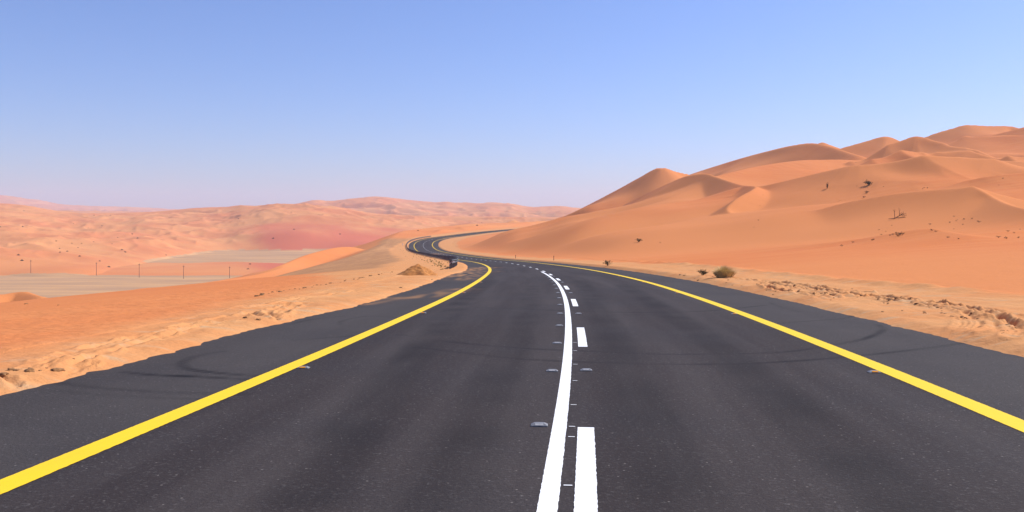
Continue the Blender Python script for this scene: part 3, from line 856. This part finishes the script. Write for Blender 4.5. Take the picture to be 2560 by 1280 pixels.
# ------------------------------------------------------------------ sand pile by the verge
def blob_mesh(nu, nv, fn):
    v = []; f = []
    for i in range(nu):
        for j in range(nv):
            v.append(fn(i / (nu - 1), 2 * math.pi * j / nv))
    for i in range(nu - 1):
        for j in range(nv):
            f.append((i * nv + j, i * nv + (j + 1) % nv, (i + 1) * nv + (j + 1) % nv, (i + 1) * nv + j))
    return v, f
pb = at(1040, 688)
def pile(u, a):
    r = u * (1.02 + .16 * math.sin(2 * a + .6) + .1 * math.sin(5 * a))
    x, y = r * math.cos(a), r * math.sin(a)
    n = float(pn(x * 2.1, y * 2.1, 4)) * .10 + float(pn(x * 7, y * 7, 5)) * .045
    z = .64 * max(0, 1 - u) ** .8 + n * (1 - u) ** .4 if u < 1 else -.12
    return (x * 1.0 + .18 * (1 - u), y * .9, z)
v, f = blob_mesh(34, 56, pile)
po = link('sand_pile', v, f, PILE, None, True); po.location = pb - Vector((0, 0, .05))
tag(po, 'small peaked heap of dug orange sand beside the left road edge', 'sand pile')

# ------------------------------------------------------------------ utility poles on the valley floor
POLES = [(77, 657, 689, 'leftmost'), (241, 657, 689, 'second from the left'), (348, 660, 694, 'middle'), (459, 665, 697, 'second from the right'), (574, 668, 696, 'rightmost')]
for px, pt, pb_, w in POLES:
    Y = (CZ - VALLEY) * F / (pb_ - HZ)
    base = Vector(U(px, pb_, Y)); base.z = H(base.x, base.y) - .3
    hgt = (pb_ - pt) / F * Y + .3
    r = empty('utility_pole', base)
    m = MB(); m.tube([(0, 0, 0), (0, 0, hgt * .5), (0, 0, hgt)], [.15, .13, .11], 8); m.build('pole_shaft', WOOD, r)
    m = MB(); m.box((.0, 0, hgt - .55), (.9, .14, .14)); m.build('crossarm', WOOD, r)
    for dx in (-.38, .38):
        m = MB(); m.tube([(dx, 0, hgt - .48), (dx, 0, hgt - .30), (dx, 0, hgt - .18)], [.07, .10, .05], 8); m.build('insulator', BLACKP, r)
    m = MB(); m.tube([(0, 0, hgt), (0, 0, hgt + .16), (0, 0, hgt + .3)], [.06, .10, .04], 8); m.build('insulator', BLACKP, r)
    tag(r, 'slim dark utility pole on the dry lake bed, %s of the five' % w, 'utility pole', 'utility poles across the valley floor')

# ------------------------------------------------------------------ marker posts
for px, py, lab in ((1007, 613, 'short white marker post outside the bend behind the guardrail'), (1289, 646, 'thin dark marker stick on the right verge, nearer the bend'), (1384.5, 651, 'thin dark marker stick on the right verge, nearer the viewer')):
    b = at(px, py)
    r = empty('marker_post', b - Vector((0, 0, .1)))
    wht = 'white' in lab
    m = MB(); m.tube([(0, 0, 0), (0, 0, .95 if wht else .75)], [.11 if wht else .04, .10 if wht else .035], 8); m.build('post_shaft', PWHITE if wht else WOOD, r)
    m = MB(); m.tube([(0, 0, .78 if wht else .6), (0, 0, .86 if wht else .66)], [.115 if wht else .05, .115 if wht else .05], 8); m.build('band', BLACKP, r)
    tag(r, lab, 'marker post')

# ------------------------------------------------------------------ desert plants
def shrub(name, w, h, n_st, n_lf, leafmat, seed, lean=(0, 0)):
    rnd = random.Random(seed)
    r = empty(name, (0, 0, 0)); st = MB(); lf = MB()
    for i in range(n_st):
        a = rnd.uniform(0, 2 * math.pi); k = rnd.uniform(.25, 1)
        tip = Vector((math.cos(a) * w * .5 * k + lean[0], math.sin(a) * w * .5 * k + lean[1], h * rnd.uniform(.55, 1) * (1 - .35 * k)))
        mid = tip * .5 + Vector((rnd.gauss(0, .06), rnd.gauss(0, .06), h * .12))
        st.tube([(0, 0, -.08), mid, tip], [.025 * max(h, .5), .016 * max(h, .5), .006], 5)
        for q in range(n_lf // n_st):
            t = rnd.uniform(.25, 1.08)
            p = (mid * 2 * t if t < .5 else mid + (tip - mid) * (t - .5) * 2) + Vector((rnd.gauss(0, .09 * w), rnd.gauss(0, .09 * w), rnd.gauss(0, .06 * h)))
            p.z = max(p.z, .01)
            lf.leaf(p, rnd.uniform(.04, .09) * max(w, .6), rnd)
    st.build('stems', BARK, r)
    if n_lf: lf.build('foliage', leafmat, r)
    return r
def tussock(name, w, h, n, mat, seed):
    rnd = random.Random(seed); m = MB()
    for i in range(n):
        a = rnd.uniform(0, 2 * math.pi); b = rnd.random() ** .6
        bx, by = math.cos(a) * w * .22 * b, math.sin(a) * w * .22 * b
        tip = Vector((math.cos(a) * w * .55 * b * rnd.uniform(.7, 1.1), math.sin(a) * w * .55 * b * rnd.uniform(.7, 1.1), h * rnd.uniform(.55, 1.05) * (1 - .5 * b * b)))
        base = Vector((bx, by, -.05)); mid = (base + tip) * .5 + Vector((0, 0, h * .18))
        wd = Vector((-math.sin(a), math.cos(a), 0)) * rnd.uniform(.006, .012)
        m.add([base - wd, base + wd, mid + wd * .8, mid - wd * .8, tip], [(0, 1, 2, 3), (3, 2, 4)])
    return m.build(name, mat)

def place(o, px, py, label, cat, group=None, rz=None, sc=1.0, sink=.0):
    b = at(px, py)
    o.location = b - Vector((0, 0, sink)); o.rotation_euler = (0, 0, random.uniform(0, 6.28) if rz is None else rz); o.scale = (sc, sc, sc)
    return tag(o, label, cat, group)

# the verge plants
place(tussock('grass_tussock', 1.5, .55, 900, STRAW, 3), 1811, 692, 'round straw coloured grass tussock on the right verge', 'grass tussock')
place(shrub('dry_shrub', 1.0, .5, 14, 260, LEAF, 4), 1756, 688, 'dark scrubby shrub just left of the round straw tussock', 'shrub', sc=.62)
place(shrub('dry_shrub', 1.3, .8, 12, 160, LEAF, 5), 1520, 664, 'dark spiky shrub by the right road edge far ahead', 'shrub', sc=.7)
place(shrub('dry_shrub', 1.4, .7, 12, 180, LEAF, 6), 1597, 605, 'small olive shrub alone on the smooth sand below the steep dune', 'shrub', sc=.95)
# big plants on the right dune
place(shrub('dead_shrub', 1.5, 2.1, 10, 110, LEAF, 8, (.2, 0)), 2068, 472, 'blackish shrub with one tall upright stem on the right dune slope', 'shrub', sc=.85)
place(shrub('dead_shrub', 2.4, 1.5, 18, 260, LEAF, 9, (.5, 0)), 2173, 465, 'wide spreading blackish shrub high on the right dune slope', 'shrub', sc=.9)
place(shrub('dry_shrub', 1.2, .6, 9, 150, LEAF, 10), 2166, 483, 'low dark shrub just below the wide spreading one', 'shrub')
place(shrub('dry_shrub', .8, .45, 8, 100, LEAF, 12), 2160, 495, 'tiny dark shrub lowest of the three in a row on the dune', 'shrub')
# fallen skeleton plant
b = at(2237, 548)
dr = empty('dead_bush', b)
m = MB(); m.tube([(-.9, -.1, .02), (0, 0, .10), (.9, .25, .55), (1.35, .3, .78)], [.03, .06, .05, .02], 6)
m.tube([(.3, .1, .2), (1.0, -.2, .22), (1.55, -.4, .22)], [.03, .025, .01], 5); m.build('trunk', BARK, dr)
m = MB(); m.tube([(0, 0, .1), (-.03, .02, .8), (-.08, .03, 1.35)], [.04, .03, .015], 5); m.tube([(-.03, .02, .9), (.12, .05, 1.3)], [.02, .008], 4); m.tube([(-.03, .02, 1.0), (-.3, .0, 1.3)], [.02, .008], 4); m.build('upright_branch', BARK, dr)
m = MB(); m.tube([(.72, .2, .45), (.70, .2, 1.0), (.64, .2, 1.55)], [.035, .025, .012], 5); m.tube([(.7, .2, 1.0), (.9, .2, 1.3)], [.015, .006], 4); m.build('upright_branch', BARK, dr)
lf = MB(); rr = random.Random(3)
for i in range(90): lf.leaf((rr.gauss(1.2, .25), rr.gauss(.2, .25), abs(rr.gauss(.55, .2))), .08, rr)
lf.build('dry_twigs', BARK, dr)
tag(dr, 'leafless bush with two thin upright branches and a leaning trunk on the dune', 'bush')

# small shrubs and tufts scattered over the right dune
SMALL_R = [(2100,502),(2096,504),(2142,466),(2180,469),(2208,468),(2307,473),(2318,471),(2310,471),(2230,565),(2197,576),(2215,580),(2232,588),(2240,585),(2258,586),(2253,588),(2225,590),(2203,588),(2180,602),(2185,600),(2132,607),(2105,616),(2325,562),(2385,542),(2390,553),(2393,551),(2375,557),(2410,550),(2430,548),(2445,555),(2448,556),(2407,563),(2385,573),(2340,580),(2330,578),(2520,579),(2550,574),(2535,583),(2496,595),(2516,597),(2545,596),(2397,598),(2370,596),(2507,448),(2497,463),(2185,374),(2140,407),(1908,488),(1900,515),(1896,552),(1885,570),(1650,607),(2245,592)]
ps = [shrub('dune_shrub', .75, .4, 7, 70, LEAF, 20 + q) for q in range(3)]
for i, (x, y) in enumerate(SMALL_R):
    o = ps[i] if i < 3 else copy_tree(ps[i % 3])
    place(o, x, y, 'tiny dark dry shrub among others dotted over the right dune slope', 'shrub', 'small shrubs dotted over the right dune', sc=random.uniform(.28, .62) * (1.7 if (x, y) in ((2253,588),(2245,592),(2496,595),(2516,597)) else 1))
# shrubs of the far slope, a few pixels each
SMALL_L = [(57,566),(60,528),(55,651),(46,637),(140,604),(180,609),(204,609),(150,630),(168,630),(195,620),(234,605),(280,610),(344,596),(294,593),(249,652),(272,667),(199,640),(184,559),(220,570),(596,547),(592,530),(625,660),(620,672),(305,625),(313,630),(415,637),(149,621),(0,567),(255,565),(330,585),(235,538),(276,538),(848,507),(728,531),(1045,576),(1193,563),(735,573),(850,585),(683,596),(1204,557)]
ml = MB(); rr = random.Random(77)
for i in range(260):
    a = rr.uniform(0, 6.28); k = rr.random() ** .5
    ml.leaf((math.cos(a) * 1.6 * k, math.sin(a) * 1.3 * k, abs(rr.gauss(.2, .5)) * (1.2 - k)), .45, rr)
m0 = None
for i, (x, y) in enumerate(SMALL_L):
    if m0 is None: o = ml.build('far_shrub', LEAF); m0 = o
    else: o = m0.copy(); COL.objects.link(o)
    place(o, x, y + 1, 'dark speck of a shrub among others on the distant dune slope', 'shrub', 'shrubs on the distant dune slope', sc=random.uniform(.35, .8))

# ------------------------------------------------------------------ clods and crusts along the verges
def clod(seed, sx, sy, sz):
    rnd = random.Random(seed)
    bm = bmesh.new(); bmesh.ops.create_icosphere(bm, subdivisions=3, radius=1)
    o1 = rnd.uniform(0, 50)
    for q in bm.verts:
        p = q.co
        k = 1 + .35 * float(pn(p.x * 1.7 + o1, p.y * 1.7 + p.z * 1.3, seed)) + .24 * float(pn(p.x * 4 + o1, p.y * 4 + p.z * 3.3, seed + 1)) + .12 * float(pn(p.x * 9 + p.z * 7, p.y * 9 + o1, seed + 2))
        q.co = Vector((p.x * k * sx, p.y * k * sy, p.z * k * sz))
    me = bpy.data.meshes.new('sand_clod'); bm.to_mesh(me); bm.free(); me.materials.append(CLOD)
    return me
cm = [clod(1, .10, .08, .06), clod(2, .13, .09, .05), clod(3, .08, .10, .07)]
for q in cm: q.polygons.foreach_set('use_smooth', [True] * len(q.polygons))
def put_clod(px, py, sc, label, group):
    o = bpy.data.objects.new('sand_clod', random.choice(cm)); COL.objects.link(o)
    place(o, px, py, label, 'sand clod', group, sc=sc * .32, sink=.008)
for px, py, sc in ((72, 930, 2.2), (143, 932, 2.0), (26, 928, 1.4), (8, 936, 1.7), (40, 931, 1.3), (100, 930, .9)):
    put_clod(px, py, sc, 'crusted brown lump of sand in the left foreground rut', 'lumps in the left foreground')
for px, py, sc in ((613, 797, 1.9), (645, 803, 1.6), (690, 799, 1.2), (600, 800, 1.0), (66, 760, 2.4), (146, 763, 1.2), (1002, 720, 2.0), (1080, 700, 1.4)):
    put_clod(px, py, sc, 'brown broken lump of crusted sand lying along the left verge', 'lumps along the left verge')
rr = random.Random(5)
for q in range(34):
    t = q / 33
    x = 640 + 345 * t + rr.uniform(-5, 5); y = 741 - 62 * t ** .8 + 6 * math.sin(t * 3.14) + rr.uniform(-1.5, 1.5)
    put_clod(x, y, rr.uniform(.8, 2.6), 'dark small clod in the row along the left embankment edge', 'clods along the embankment edge')
for q in range(90):
    t = rr.random()
    x = 1690 + 850 * t; y = np.interp(x, [1690, 1900, 2100, 2300, 2440, 2560], [690, 712, 742, 768, 798, 838]) + rr.gauss(0, 6 + 6 * t)
    put_clod(x, y, rr.uniform(.4, 1.35) * (1.5 - .6 * t), 'small broken clod among the wheel ruts of the right verge', 'clods in the right verge ruts')
for q in range(22):
    x = rr.uniform(100, 640); y = np.interp(x, [100, 250, 425, 640], [930, 893, 852, 805]) + rr.gauss(0, 5)
    put_clod(x, y, rr.uniform(.25, .7), 'small pale clod between the wheel tracks of the left verge', 'clods in the left verge tracks')
# scrubby tufts between the pile and the guardrail
tf = [tussock('grass_tuft', .5, .22, 120, STRAW, 40 + q) for q in range(3)]
for q in range(110):
    o = tf[q] if q < 3 else tf[q % 3].copy()
    if q >= 3: COL.objects.link(o)
    t = rr.random()
    x = np.interp(t, [0, .5, 1], [1010, 1060, 1112]) + rr.gauss(0, 9); y = np.interp(t, [0, .5, 1], [622, 648, 668]) + rr.gauss(0, 6)
    place(o, x, y, 'low olive straw tuft on the bank outside the guardrail', 'grass tuft', 'tufts outside the guardrail', sc=rr.uniform(.35, .9))

# ------------------------------------------------------------------ air
hz = MB(); hz.box((0, 0, 70), (16400, 16400, 240))
m = bpy.data.materials.new("hazy_air"); m.use_nodes = True
n = m.node_tree.nodes; n.clear()
o_ = n.new("ShaderNodeOutputMaterial"); vol = n.new("ShaderNodeVolumePrincipled")
vol.inputs['Color'].default_value = (.74, .765, .91, 1); vol.inputs['Density'].default_value = .00015; vol.inputs['Anisotropy'].default_value = .1
m.node_tree.links.new(vol.outputs[0], o_.inputs['Volume'])
ho = hz.build('haze', m); ho['kind'] = 'stuff'
